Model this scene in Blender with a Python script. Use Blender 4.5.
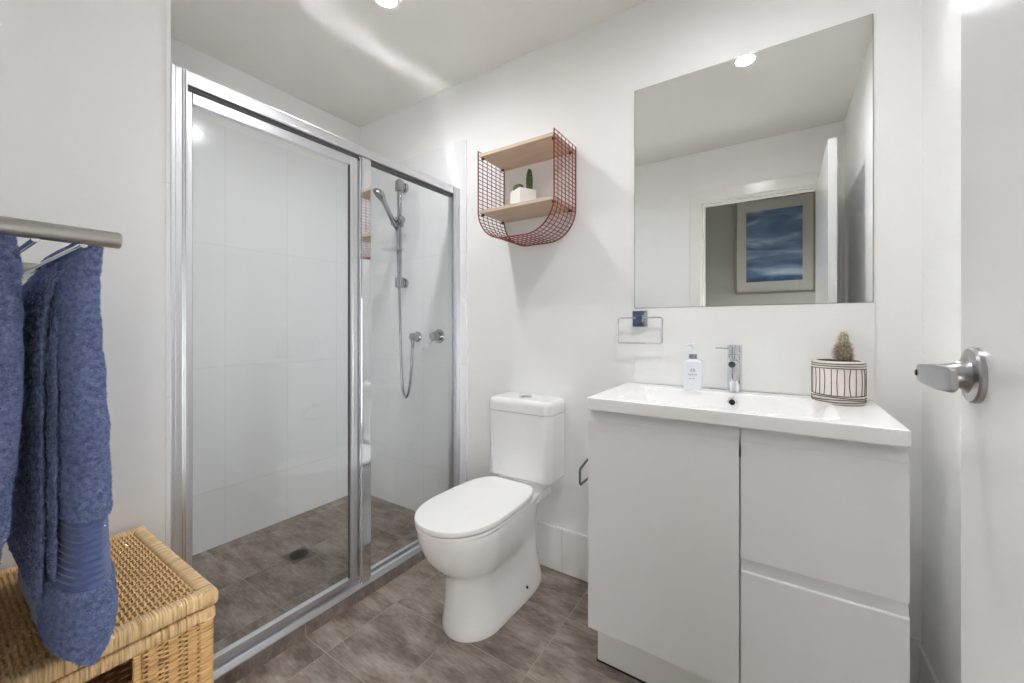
import bpy, bmesh, math, random
from mathutils import Vector, Matrix, noise

for o in list(bpy.data.objects):
    bpy.data.objects.remove(o)
SC = bpy.context.scene
COL = SC.collection
R = math.radians
PI = math.pi

# ------------------------------------------------------------------ camera, world, exposure
EYE = 1.14
FPX = 401.0
cd = bpy.data.cameras.new('camera')
cam = bpy.data.objects.new('camera', cd)
COL.objects.link(cam)
cam.location = (0, 0, EYE)
cam.rotation_euler = (R(90), 0, R(33.6))
cd.sensor_fit = 'HORIZONTAL'
cd.sensor_width = 36
cd.lens = 36 * FPX / 1024
cd.shift_y = -(341.5 - 327.5) / 1024
cd.clip_start = 0.01
SC.camera = cam

world = bpy.data.worlds.new('world')
SC.world = world
world.use_nodes = True
world.node_tree.nodes['Background'].inputs[0].default_value = (1, 1, 1, 1)
world.node_tree.nodes['Background'].inputs[1].default_value = 7.6  # added white fill light, enters through the hallway's open ends

SC.view_settings.view_transform = 'Standard'
SC.view_settings.look = 'None'
SC.view_settings.gamma = 1
SC.view_settings.use_curve_mapping = False
SC.view_settings.exposure = 0.0
SC.cycles.max_bounces = 14
SC.cycles.diffuse_bounces = 8
SC.cycles.glossy_bounces = 8
SC.cycles.transparent_max_bounces = 24
SC.cycles.blur_glossy = 0.0
SC.cycles.sample_clamp_indirect = 0

LAMP = 690.0          # emission strength of the ceiling downlights

BEAM = 0.9           # how far the lamps' reflectors narrow their beam

# ------------------------------------------------------------------ materials
def lin(c):
    def f(u):
        u = u / 255.0
        return u / 12.92 if u <= 0.04045 else ((u + 0.055) / 1.055) ** 2.4
    return (f(c[0]), f(c[1]), f(c[2]), 1.0)

class Nodes:
    def __init__(self, m):
        self.m = m
        self.t = m.node_tree
    def new(self, kind, **kw):
        n = self.t.nodes.new(kind)
        for k, v in kw.items():
            setattr(n, k, v)
        return n
    def link(self, a, b):
        self.t.links.new(a, b)
    def math(self, op, a, b=None, clamp=False):
        n = self.new('ShaderNodeMath', operation=op, use_clamp=clamp)
        for i, v in enumerate((a, b)):
            if v is None:
                continue
            if isinstance(v, (int, float)):
                n.inputs[i].default_value = v
            else:
                self.link(v, n.inputs[i])
        return n.outputs[0]
    def mix(self, fac, a, b):
        n = self.new('ShaderNodeMix', data_type='RGBA')
        for s, v in ((n.inputs[0], fac), (n.inputs[6], a), (n.inputs[7], b)):
            if isinstance(v, (int, float)):
                s.default_value = v
            elif isinstance(v, tuple):
                s.default_value = v
            else:
                self.link(v, s)
        return n.outputs[2]

MATS = {}
def pmat(name, col, rough=0.5, metal=0.0, spec=0.5, coat=0.0, bump=None, vary=None):
    """col: 0-255 sRGB; bump=(scale, strength, distance); vary=(scale, amount)"""
    if name in MATS:
        return MATS[name]
    m = bpy.data.materials.new(name)
    m.use_nodes = True
    N = Nodes(m)
    p = m.node_tree.nodes['Principled BSDF']
    p.inputs['Base Color'].default_value = lin(col)
    p.inputs['Roughness'].default_value = rough
    p.inputs['Metallic'].default_value = metal
    p.inputs['Specular IOR Level'].default_value = spec
    p.inputs['Coat Weight'].default_value = coat
    p.inputs['Coat Roughness'].default_value = 0.05
    if bump or vary:
        g = N.new('ShaderNodeTexCoord')
    if bump:
        n = N.new('ShaderNodeTexNoise')
        n.inputs['Scale'].default_value = bump[0]
        n.inputs['Detail'].default_value = 4
        N.link(g.outputs['Object'], n.inputs['Vector'])
        b = N.new('ShaderNodeBump')
        b.inputs['Strength'].default_value = bump[1]
        b.inputs['Distance'].default_value = bump[2]
        N.link(n.outputs['Fac'], b.inputs['Height'])
        N.link(b.outputs['Normal'], p.inputs['Normal'])
    if vary:
        n = N.new('ShaderNodeTexNoise')
        n.inputs['Scale'].default_value = vary[0]
        n.inputs['Detail'].default_value = 3
        N.link(g.outputs['Object'], n.inputs['Vector'])
        a = vary[1]
        c = lin(col)
        lo = tuple(x * (1 - a) for x in c[:3]) + (1,)
        hi = tuple(min(1, x * (1 + a)) for x in c[:3]) + (1,)
        N.link(N.mix(n.outputs['Fac'], lo, hi), p.inputs['Base Color'])
    MATS[name] = m
    return m

def tile_mat(name, axes, grout_w, grout_col, base=None, rough=0.1, stone=False, spec=0.5):
    """Square-laid tiles in world coordinates. axes: two (axis index, offset, pitch)."""
    m = bpy.data.materials.new(name)
    m.use_nodes = True
    N = Nodes(m)
    p = m.node_tree.nodes['Principled BSDF']
    geo = N.new('ShaderNodeNewGeometry')
    sep = N.new('ShaderNodeSeparateXYZ')
    N.link(geo.outputs['Position'], sep.inputs[0])
    lines, cells = [], []
    for ax, off, pitch in axes:
        u = N.math('DIVIDE', N.math('SUBTRACT', sep.outputs[ax], off), pitch)
        cells.append(N.math('FLOOR', N.math('ADD', u, 0.0)))
        f = N.math('FRACT', N.math('ADD', u, 100.5))
        d = N.math('ABSOLUTE', N.math('SUBTRACT', f, 0.5))          # 0 on a joint
        lines.append(N.math('LESS_THAN', d, grout_w / 2 / pitch))
    g = N.math('MAXIMUM', lines[0], lines[1])
    if stone:
        comb = N.new('ShaderNodeCombineXYZ')
        N.link(cells[0], comb.inputs[0]); N.link(cells[1], comb.inputs[1])
        wn = N.new('ShaderNodeTexWhiteNoise', noise_dimensions='3D')
        N.link(comb.outputs[0], wn.inputs['Vector'])
        off = N.new('ShaderNodeVectorMath', operation='SCALE')
        N.link(wn.outputs['Color'], off.inputs[0]); off.inputs['Scale'].default_value = 9.0
        add = N.new('ShaderNodeVectorMath', operation='ADD')
        N.link(geo.outputs['Position'], add.inputs[0]); N.link(off.outputs[0], add.inputs[1])
        mp = N.new('ShaderNodeMapping')
        mp.inputs['Scale'].default_value = (5, 13, 8)
        N.link(add.outputs[0], mp.inputs['Vector'])
        n1 = N.new('ShaderNodeTexNoise'); n1.inputs['Scale'].default_value = 1.0
        n1.inputs['Detail'].default_value = 7; n1.inputs['Roughness'].default_value = 0.62
        N.link(mp.outputs[0], n1.inputs['Vector'])
        mp2 = N.new('ShaderNodeMapping'); mp2.inputs['Scale'].default_value = (30, 130, 60)
        N.link(add.outputs[0], mp2.inputs['Vector'])
        n2 = N.new('ShaderNodeTexNoise'); n2.inputs['Scale'].default_value = 1.0
        n2.inputs['Detail'].default_value = 4
        N.link(mp2.outputs[0], n2.inputs['Vector'])
        v = N.math('ADD', N.math('MULTIPLY', n1.outputs['Fac'], 0.75), N.math('MULTIPLY', n2.outputs['Fac'], 0.25))
        v = N.math('ADD', v, N.math('MULTIPLY', N.math('SUBTRACT', wn.outputs['Value'], 0.5), 0.05))
        cr = N.new('ShaderNodeValToRGB')
        cr.color_ramp.elements[0].position = 0.355; cr.color_ramp.elements[0].color = lin(base[0])
        cr.color_ramp.elements[1].position = 0.645; cr.color_ramp.elements[1].color = lin(base[2])
        e = cr.color_ramp.elements.new(0.5); e.color = lin(base[1])
        N.link(v, cr.inputs[0])
        c = N.mix(g, cr.outputs[0], lin(grout_col))
        bh = N.math('SUBTRACT', N.math('MULTIPLY', n2.outputs['Fac'], 0.35), g)
    else:
        c = N.mix(g, lin(base), lin(grout_col))
        bh = N.math('MULTIPLY', g, -1.0)
    N.link(c, p.inputs['Base Color'])
    b = N.new('ShaderNodeBump'); b.inputs['Strength'].default_value = 0.35
    b.inputs['Distance'].default_value = 0.001
    N.link(bh, b.inputs['Height'])
    N.link(b.outputs[0], p.inputs['Normal'])
    r = N.math('ADD', N.math('MULTIPLY', g, 0.5), rough, clamp=True)
    N.link(r, p.inputs['Roughness'])
    p.inputs['Specular IOR Level'].default_value = spec
    return m

def glass_mat(name, tint):
    m = bpy.data.materials.new(name)
    m.use_nodes = True
    N = Nodes(m)
    m.node_tree.nodes.remove(m.node_tree.nodes['Principled BSDF'])
    out = m.node_tree.nodes['Material Output']
    tr = N.new('ShaderNodeBsdfTransparent'); tr.inputs[0].default_value = tint
    gl = N.new('ShaderNodeBsdfGlossy'); gl.inputs['Roughness'].default_value = 0.0
    lw = N.new('ShaderNodeLayerWeight'); lw.inputs[0].default_value = 0.5
    f = N.math('ADD', N.math('MULTIPLY', N.math('POWER', lw.outputs['Facing'], 5.0), 0.96), 0.04)
    mx = N.new('ShaderNodeMixShader')
    N.link(f, mx.inputs[0]); N.link(tr.outputs[0], mx.inputs[1]); N.link(gl.outputs[0], mx.inputs[2])
    N.link(mx.outputs[0], out.inputs['Surface'])
    return m

def emit_mat(name, col, strength):
    m = bpy.data.materials.new(name)
    m.use_nodes = True
    N = Nodes(m)
    p = m.node_tree.nodes['Principled BSDF']
    p.inputs['Base Color'].default_value = (0.8, 0.8, 0.8, 1)
    p.inputs['Emission Color'].default_value = col
    g = N.new('ShaderNodeNewGeometry')                      # a reflector lamp: brighter straight down than sideways
    d = N.new('ShaderNodeVectorMath', operation='DOT_PRODUCT')
    N.link(g.outputs['Incoming'], d.inputs[0]); N.link(g.outputs['Normal'], d.inputs[1])
    N.link(N.math('MULTIPLY', N.math('POWER', N.math('ABSOLUTE', d.outputs['Value']), BEAM), strength), p.inputs['Emission Strength'])
    return m

def cane_mat(name, col, axis, scale):
    """split cane: streaks across the given axis"""
    m = bpy.data.materials.new(name)
    m.use_nodes = True
    N = Nodes(m)
    p = m.node_tree.nodes['Principled BSDF']
    g = N.new('ShaderNodeTexCoord')
    mp = N.new('ShaderNodeMapping')
    s = [14, 14, 14]; s[axis] = scale
    mp.inputs['Scale'].default_value = s
    N.link(g.outputs['Object'], mp.inputs['Vector'])
    n = N.new('ShaderNodeTexNoise'); n.inputs['Scale'].default_value = 1; n.inputs['Detail'].default_value = 4
    n.inputs['Roughness'].default_value = 0.6
    N.link(mp.outputs[0], n.inputs['Vector'])
    cr = N.new('ShaderNodeValToRGB')
    c = col
    cr.color_ramp.elements[0].position = 0.30
    cr.color_ramp.elements[0].color = lin((c[0] * .70, c[1] * .62, c[2] * .5))
    cr.color_ramp.elements[1].position = 0.68
    cr.color_ramp.elements[1].color = lin((min(255, c[0] * 1.12), min(255, c[1] * 1.14), min(255, c[2] * 1.2)))
    e = cr.color_ramp.elements.new(0.48); e.color = lin(c)
    N.link(n.outputs['Fac'], cr.inputs[0])
    N.link(cr.outputs[0], p.inputs['Base Color'])
    b = N.new('ShaderNodeBump'); b.inputs['Strength'].default_value = 0.4; b.inputs['Distance'].default_value = 0.001
    N.link(n.outputs['Fac'], b.inputs['Height']); N.link(b.outputs[0], p.inputs['Normal'])
    p.inputs['Roughness'].default_value = 0.42
    return m

def wood_mat(name):
    m = bpy.data.materials.new(name)
    m.use_nodes = True
    N = Nodes(m)
    p = m.node_tree.nodes['Principled BSDF']
    g = N.new('ShaderNodeTexCoord')
    mp = N.new('ShaderNodeMapping'); mp.inputs['Scale'].default_value = (3, 45, 90)
    N.link(g.outputs['Object'], mp.inputs['Vector'])
    n = N.new('ShaderNodeTexNoise'); n.inputs['Scale'].default_value = 1; n.inputs['Detail'].default_value = 5
    n.inputs['Distortion'].default_value = 0.6
    N.link(mp.outputs[0], n.inputs['Vector'])
    N.link(N.mix(n.outputs['Fac'], lin((190, 162, 134)), lin((226, 206, 182))), p.inputs['Base Color'])
    p.inputs['Roughness'].default_value = 0.45
    return m

WALL = pmat('wall_paint', (240, 240, 239), 0.55, spec=0.3, bump=(180, 0.05, 0.001))
CEIL = pmat('ceiling_paint', (232, 231, 225), 0.8, spec=0.2)
TRIM = pmat('gloss_trim_paint', (238, 237, 233), 0.22)
HALLW = pmat('hall_paint', (156, 157, 150), 0.6)
CARPET = pmat('hall_carpet', (120, 112, 102), 0.95, bump=(300, 0.5, 0.003))
DOORW = pmat('door_paint', (222, 222, 222), 0.2)
FLOORT = tile_mat('floor_tiles', [(0, -1.32, 0.315), (1, 0.81, 0.31)], 0.0032, (163, 151, 139),
                  base=[(98, 85, 75), (136, 124, 114), (168, 157, 147)], rough=0.38, stone=True, spec=0.35)
HOBT = tile_mat('hob_tiles', [(2, -0.4, 1.0), (1, 0.81, 0.31)], 0.0035, (150, 138, 126),
                base=[(96, 86, 80), (124, 114, 106), (148, 138, 129)], rough=0.38, stone=True, spec=0.35)
TILEX = tile_mat('shower_tiles_side', [(1, 0.894, 0.31), (2, 0.325, 0.615)], 0.003, (220, 220, 219), base=(238, 239, 240), rough=0.17)
TILEY = tile_mat('shower_tiles_back', [(0, -1.741, 0.31), (2, 0.325, 0.615)], 0.003, (220, 220, 219), base=(238, 239, 240), rough=0.17)
SKIRTX = tile_mat('skirting_tiles_back', [(0, -0.8375, 0.31), (2, -0.4, 1.0)], 0.003, (205, 205, 203), base=(238, 238, 237), rough=0.1)
SKIRTY = tile_mat('skirting_tiles_side', [(1, 0.894, 0.31), (2, -0.4, 1.0)], 0.003, (205, 205, 203), base=(238, 238, 237), rough=0.1)
CHROME = pmat('chrome', (226, 228, 232), 0.05, 1.0)
ALU = pmat('polished_aluminium', (224, 225, 229), 0.3, 1.0)
RAILT = pmat('bright_rail', (236, 237, 239), 0.13, 1.0)
FITC = pmat('fitting_chrome', (176, 178, 182), 0.12, 1.0)
SATIN = pmat('satin_chrome', (176, 176, 178), 0.28, 1.0)
STEEL = pmat('brushed_steel', (186, 184, 180), 0.3, 1.0)
PORC = pmat('porcelain', (240, 240, 239), 0.06, coat=0.5)
SEATP = pmat('seat_plastic', (243, 243, 242), 0.16)
GLOSSW = pmat('gloss_white_laminate', (239, 239, 241), 0.07, coat=0.3)
BASINW = pmat('basin_ceramic', (250, 250, 250), 0.08)
BLACK = pmat('black_rubber', (22, 22, 23), 0.5)
DARK = pmat('dark_gap', (86, 86, 87), 0.6)
GLASS = glass_mat('clear_glass', (0.975, 0.982, 0.984, 1))
CLEARP = glass_mat('clear_plastic', (0.955, 0.965, 0.97, 1))
MIRROR = pmat('mirror_silver', (249, 250, 249), 0.0, 1.0)
EDGEG = pmat('mirror_edge', (120, 132, 128), 0.15)
SPLASH = pmat('splashback_gloss', (240, 240, 239), 0.06)
REDW = pmat('red_wire', (134, 48, 44), 0.4)
OAK = wood_mat('oak_veneer')
LENS = emit_mat('downlight_lens', (0.98, 0.985, 1.0, 1), LAMP)

# ------------------------------------------------------------------ mesh helpers
class MB:
    def __init__(self):
        self.bm = bmesh.new()
    def _grid(self, rings, cap0=True, cap1=True, closed=True, mat=0, loop=False):
        bm = self.bm
        vs = [[bm.verts.new(p) for p in r] for r in rings]
        n = len(rings[0])
        pairs = list(zip(vs, vs[1:]))
        if loop:
            pairs.append((vs[-1], vs[0]))
        for a, b in pairs:
            for i in range(n if closed else n - 1):
                j = (i + 1) % n
                f = bm.faces.new((a[i], a[j], b[j], b[i])); f.material_index = mat
        if cap0 and not loop:
            f = bm.faces.new(list(reversed(vs[0]))); f.material_index = mat
        if cap1 and not loop:
            f = bm.faces.new(vs[-1]); f.material_index = mat
        return self
    loft = _grid
    def box(self, x0, x1, y0, y1, z0, z1, bev=0.0, mat=0, seg=2):
        t = bmesh.new()
        bmesh.ops.create_cube(t, size=1)
        for v in t.verts:
            v.co = Vector(((x0 + x1) / 2 + v.co.x * (x1 - x0), (y0 + y1) / 2 + v.co.y * (y1 - y0), (z0 + z1) / 2 + v.co.z * (z1 - z0)))
        if bev > 0:
            bmesh.ops.bevel(t, geom=t.edges[:], offset=bev, segments=seg, profile=0.5, affect='EDGES')
        for f in t.faces:
            f.material_index = mat
        me = bpy.data.meshes.new('t'); t.to_mesh(me); t.free()
        self.bm.from_mesh(me); bpy.data.meshes.remove(me)
        return self
    def tube(self, pts, r, seg=10, closed=False, mat=0, taper=None):
        P = [Vector(p) for p in pts]
        n = len(P)
        T = []
        for i in range(n):
            if closed:
                d = P[(i + 1) % n] - P[i - 1]
            else:
                d = P[min(i + 1, n - 1)] - P[max(i - 1, 0)]
            T.append(d.normalized())
        up = Vector((0, 0, 1)) if abs(T[0].z) < 0.9 else Vector((1, 0, 0))
        u = T[0].cross(up).normalized()
        rings = []
        for i in range(n):
            u = (u - T[i] * u.dot(T[i])).normalized()
            w = T[i].cross(u)
            rr = r if taper is None else taper[i]
            rings.append([P[i] + (u * math.cos(a) + w * math.sin(a)) * rr for a in [2 * PI * k / seg for k in range(seg)]])
        return self._grid(rings, mat=mat, loop=closed)
    def lathe(self, prof, origin, axis=(0, 0, 1), seg=32, mat=0, hollow=False):
        """prof: list of (radius, distance along axis)"""
        A = Vector(axis).normalized(); O = Vector(origin)
        up = Vector((0, 0, 1)) if abs(A.z) < 0.9 else Vector((1, 0, 0))
        u = A.cross(up).normalized(); w = A.cross(u)
        rings = [[O + A * h + (u * math.cos(a) + w * math.sin(a)) * max(r, 1e-5) for a in [2 * PI * k / seg for k in range(seg)]] for r, h in prof]
        return self._grid(rings, mat=mat, loop=hollow)
    def rbox(self, x0, x1, y0, y1, z0, z1, r, e=0.003, mat=0, n=6, taper=0.0, e0=None):
        """box with vertical edges rounded by r and horizontal edges by e"""
        rings = []
        steps = [(1 - math.cos(PI / 2 * q / 4), 1 - math.sin(PI / 2 * q / 4)) for q in range(5)]
        for k, (a, b) in enumerate(steps):
            rings.append((z0 + (e if e0 is None else e0) * a, (e if e0 is None else e0) * b))
        for k, (a, b) in enumerate(reversed(steps)):
            rings.append((z1 - e * a, e * b))
        out = []
        for z, ins in rings:
            tp = taper * (z1 - z) / (z1 - z0)
            out.append(rrect(x0 + ins + tp, x1 - ins - tp, y0 + ins + tp, y1 - ins, max(r - ins, 0.0005), z, n))
        return self._grid(out, mat=mat)
    def ellipsoid(self, c, rx, ry, rz, seg=20, rings=12, mat=0):
        c = Vector(c)
        out = []
        for i in range(rings + 1):
            th = PI * i / rings
            s = max(math.sin(th), 1e-3)
            out.append([c + Vector((rx * s * math.cos(2 * PI * k / seg), ry * s * math.sin(2 * PI * k / seg), -rz * math.cos(th))) for k in range(seg)])
        return self._grid(out, mat=mat)
    def xform(self, M):
        bmesh.ops.transform(self.bm, matrix=M, verts=self.bm.verts)
        return self
    def build(self, name, mats, parent=None, loc=None, smooth=35):
        me = bpy.data.meshes.new(name)
        bmesh.ops.recalc_face_normals(self.bm, faces=self.bm.faces)
        self.bm.to_mesh(me); self.bm.free()
        if not isinstance(mats, (list, tuple)):
            mats = [mats]
        for m in mats:
            me.materials.append(m)
        if smooth:
            for p in me.polygons:
                p.use_smooth = True
            me.set_sharp_from_angle(angle=R(smooth))
        o = bpy.data.objects.new(name, me)
        COL.objects.link(o)
        if smooth and len(me.polygons) < 3000:
            wn = o.modifiers.new('weighted_normals', 'WEIGHTED_NORMAL')
            wn.keep_sharp = True; wn.weight = 90
        if parent is not None:
            o.parent = parent
            W = Vector((0, 0, 0)); q = parent
            while q is not None:
                W += q.location; q = q.parent
            me.transform(Matrix.Translation(-W))
        elif loc is not None:
            me.transform(Matrix.Translation(-Vector(loc)))
            o.location = loc
        return o

def rrect(x0, x1, y0, y1, r, z, n=6):
    pts = []
    for cx, cy, a0 in ((x1 - r, y1 - r, 0), (x0 + r, y1 - r, 90), (x0 + r, y0 + r, 180), (x1 - r, y0 + r, 270)):
        for k in range(n + 1):
            a = R(a0 + 90 * k / n)
            pts.append(Vector((cx + r * math.cos(a), cy + r * math.sin(a), z)))
    return pts

def spline(pts, per=10, closed=False):
    P = [Vector(p) for p in pts]; n = len(P); out = []
    for i in range(n if closed else n - 1):
        if closed:
            a, b, c, d = P[i - 1], P[i], P[(i + 1) % n], P[(i + 2) % n]
        else:
            a, b, c, d = P[max(i - 1, 0)], P[i], P[i + 1], P[min(i + 2, n - 1)]
        for k in range(per):
            t = k / per
            out.append(0.5 * ((2 * b) + (c - a) * t + (2 * a - 5 * b + 4 * c - d) * t * t + (3 * b - a - 3 * c + d) * t ** 3))
    if not closed:
        out.append(P[-1])
    return out

def thing(name, loc, label, cat, group=None, kind=None):
    o = bpy.data.objects.new(name, None)
    COL.objects.link(o)
    o.location = loc
    o.empty_display_size = 0.05
    tag(o, label, cat, group, kind)
    return o

def tag(o, label=None, cat=None, group=None, kind=None):
    if label: o['label'] = label
    if cat: o['category'] = cat
    if group: o['group'] = group
    if kind: o['kind'] = kind
    return o

def struct(name, mb, mat, label=None, cat=None):
    return tag(mb.build(name, mat, smooth=None), label, cat, None, 'structure')

# ------------------------------------------------------------------ the room
YB, XS, XR, ZC = 1.69, -2.36, 0.36, 2.492        # back wall, shower wall, right wall, ceiling
YD = -0.02                                       # inner face of the door wall
XO0, XO1, ZO = -0.492, 0.25, 2.10                # door opening
struct('floor', MB().box(-1.50, XR + 0.1, -0.12, YB + 0.1, -0.1, 0), FLOORT, 'taupe brown stone-look tiled bathroom floor', 'floor')
struct('floor_shower', MB().box(XS - 0.1, -1.495, 0.3, YB + 0.1, -0.1, 0.04), FLOORT, 'brown tiled shower floor behind the glass screen', 'floor')
struct('ceiling', MB().box(XS - 0.1, XR + 0.1, -0.12, YB + 0.1, ZC, ZC + 0.1), CEIL, 'plain white plaster ceiling of the bathroom', 'ceiling')
struct('wall_back', MB().box(XS - 0.1, XR + 0.1, YB, YB + 0.1, -0.1, ZC + 0.1), WALL, 'white wall behind the toilet and vanity', 'wall')
struct('wall_shower', MB().box(XS - 0.1, XS, -0.12, YB + 0.1, -0.1, ZC + 0.1), WALL, 'white wall along the far side of the shower', 'wall')
struct('wall_right', MB().box(XR, XR + 0.1, -0.12, YB + 0.1, -0.1, ZC + 0.1), WALL, 'white wall beside the vanity, behind the open door', 'wall')
struct('wall_left', MB().box(XS - 0.1, -1.46, YD, 0.407, -0.1, ZC + 0.05), WALL, 'short white wall beside the wicker basket, ending at the shower', 'wall')
w = MB()
w.box(XS - 0.1, XO0 - 0.02, YD - 0.10, YD, -0.1, ZC + 0.05)
w.box(XO1 + 0.02, XR + 0.1, YD - 0.10, YD, -0.1, ZC + 0.05)
w.box(XO0 - 0.02, XO1 + 0.02, YD - 0.10, YD, ZO + 0.02, ZC + 0.05)
struct('wall_door', w, WALL, 'white wall around the doorway, seen in the mirror', 'wall')
# shower tiling, 11 mm thick, up to 2.16 m
struct('wall_tiles_shower', MB().box(XS, XS + 0.009, 0.407, YB, 0.02, 2.165, 0.0012), TILEX, 'glossy white wall tiles on the far shower wall', 'wall tiles')
struct('wall_tiles_back', MB().box(XS, -1.416, YB - 0.010, YB, 0.02, 2.165, 0.0012), TILEY, 'glossy white wall tiles behind the shower fittings', 'wall tiles')
struct('wall_tiles_left', MB().box(XS, -1.458, 0.407, 0.418, 0.02, 2.165, 0.0012), TILEY, 'glossy white wall tiles on the end of the short wall', 'wall tiles')
struct('trim_1', MB().box(-1.502, -1.452, 0.407, YB, -0.02, 0.048, 0.001), HOBT, 'low brown tiled step under the shower screen', 'step')
struct('baseboard_back', MB().box(-1.416, XR, YB - 0.010, YB, 0, 0.205, 0.004), SKIRTX, 'white skirting tiles below the back wall', 'skirting')
struct('baseboard_right', MB().box(XR - 0.010, XR, YD, YB - 0.010, 0, 0.19, 0.0015), SKIRTY, 'white skirting tiles below the wall behind the door', 'skirting')
# door lining and architrave
a = MB()
a.box(XO0 - 0.02, XO0, YD - 0.10, YD, 0, ZO + 0.02, 0.001).box(XO1, XO1 + 0.02, YD - 0.10, YD, 0, ZO + 0.02, 0.001)
a.box(XO0, XO1, YD - 0.10, YD, ZO, ZO + 0.02, 0.001)
a.box(XO0, XO0 + 0.012, YD - 0.10, YD - 0.04, 0, ZO, 0.001).box(XO0, XO1, YD - 0.10, YD - 0.04, ZO - 0.012, ZO, 0.001)
for y0, y1 in ((YD, YD + 0.014), (YD - 0.114, YD - 0.10)):
    a.box(XO0 - 0.085, XO0 - 0.006, y0, y1, 0, ZO + 0.006, 0.004)
    a.box(XO1 + 0.006, XO1 + 0.085, y0, y1, 0, ZO + 0.006, 0.004)
    a.box(XO0 - 0.085, XO1 + 0.085, y0, y1, ZO + 0.006, ZO + 0.085, 0.004)
struct('trim_2', a, TRIM, 'white painted door frame seen in the mirror', 'door frame')
# hallway outside the door
YH = -1.05
struct('floor_hall', MB().box(-1.9, 1.6, YH - 0.1, YD - 0.10, -0.1, 0), CARPET, 'carpeted hallway floor outside the door', 'floor')
struct('wall_hall', MB().box(-0.70, 0.60, YH - 0.1, YH, -0.1, ZC + 0.1), HALLW, 'grey hallway wall seen through the doorway in the mirror', 'wall')
struct('wall_hall_near', MB().box(XR + 0.1, 1.6, YD - 0.20, YD - 0.10, -0.1, ZC + 0.1).box(-1.9, XO0 - 0.02, YD - 0.105, YD - 0.10, -0.1, ZC), HALLW)
w = MB().box(-0.80, -0.70, YH - 0.1, YD - 0.10, 1.20, ZC).box(0.60, 0.70, YH - 0.1, YD - 0.10, 1.45, ZC)
struct('wall_hall_light_block', w, HALLW)  # unseen blocks added over the hall ends to hold back the fill light
struct('ceiling_hall', MB().box(-1.9, 1.7, YH - 0.1, YD - 0.10, ZC, ZC + 0.1), CEIL)

# ------------------------------------------------------------------ open door with lever handle
hinge = Vector((0.207, 0.0, 0))
free = Vector((0.2085, 0.80, 0))
dv = (free - hinge).normalized()                  # along the leaf
nv = Vector((-dv.y, dv.x, 0))                     # towards the room (-x side)
door = thing('door_1', hinge, 'white bathroom door standing open against the wall, with satin lever handle', 'door', kind='structure')
L = (free - hinge).length
D = Matrix(((dv.x, nv.x, 0, hinge.x), (dv.y, nv.y, 0, hinge.y), (0, 0, 1, 0), (0, 0, 0, 1)))   # local: x along the leaf, y out of the face
MB().box(0, L, -0.036, 0, 0.012, 2.092, 0.0015).xform(D).build('door_panel', DOORW, door)
hx, hz = L - 0.053, EYE - 0.0605
hd = MB().lathe([(0.0355, 0), (0.0355, 0.0045), (0.0335, 0.0070), (0.026, 0.0085), (0.018, 0.009)], (hx, 0, hz), (0, 1, 0), 40).xform(D).build('door_handle', SATIN, door)
hd['label'] = 'satin chrome lever handle'
MB().lathe([(0.025, 0.007), (0.0185, 0.013), (0.0145, 0.022), (0.0125, 0.034), (0.0120, 0.048), (0.0115, 0.0495)], (hx, 0, hz), (0, 1, 0), 28).xform(D).build('handle_neck', SATIN, hd)
lev = MB()
ring = []
for k in range(17):
    t = k / 16
    s = hx + 0.014 - t * 0.108
    yy = 0.0485 + 0.004 * math.sin(t * PI) - 0.006 * t
    hh = 0.0105 + 0.0040 * min(1, t * 1.6)
    th = 0.0042
    if k in (0, 16): hh -= 0.0035; th = 0.003
    ring.append([Vector((s, yy + th * (abs(math.cos(b)) ** 0.45) * (1 if math.cos(b) >= 0 else -1), hz + 0.0005 * t + hh * (abs(math.sin(b)) ** 0.45) * (1 if math.sin(b) >= 0 else -1))) for b in [2 * PI * j / 28 for j in range(28)]])
lev.loft(ring).xform(D).build('handle_lever', SATIN, hd)
MB().lathe([(0.0042, 0.050), (0.0042, 0.0540), (0.003, 0.0550)], (hx + 0.004, 0, hz), (0, 1, 0), 16).xform(D).build('privacy_button', BLACK, hd)
lt = MB().box(L - 0.001, L + 0.001, -0.029, -0.007, hz - 0.03, hz + 0.03, 0.0004).box(L, L + 0.009, -0.023, -0.013, hz - 0.009, hz + 0.009, 0.002)
lt.xform(D).build('latch_plate', SATIN, door)
for z in (0.25, 1.05, 1.85):
    MB().tube([(0, -0.038, z - 0.05), (0, -0.038, z + 0.05)], 0.006, 12).xform(D).build('hinge', SATIN, door)

# ------------------------------------------------------------------ ceiling downlights
def downlight(x, y, label):
    t = thing('downlight', (x, y, ZC), label, 'light', 'recessed ceiling downlights')
    MB().lathe([(0.040, -0.001), (0.052, -0.001), (0.052, -0.004), (0.047, -0.007), (0.041, -0.006), (0.040, -0.004)], (x, y, ZC), (0, 0, 1), 40, hollow=True).build('trim_ring', TRIM, t)
    MB().lathe([(0.0001, -0.0035), (0.040, -0.0035), (0.040, -0.001), (0.0001, -0.001)], (x, y, ZC), (0, 0, 1), 32).build('lens', LENS, t)
    return t
downlight(-1.34, 1.085, 'round white ceiling downlight nearest the shower screen')
downlight(-0.14, 1.03, 'round white ceiling downlight reflected at the top of the mirror')

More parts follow.
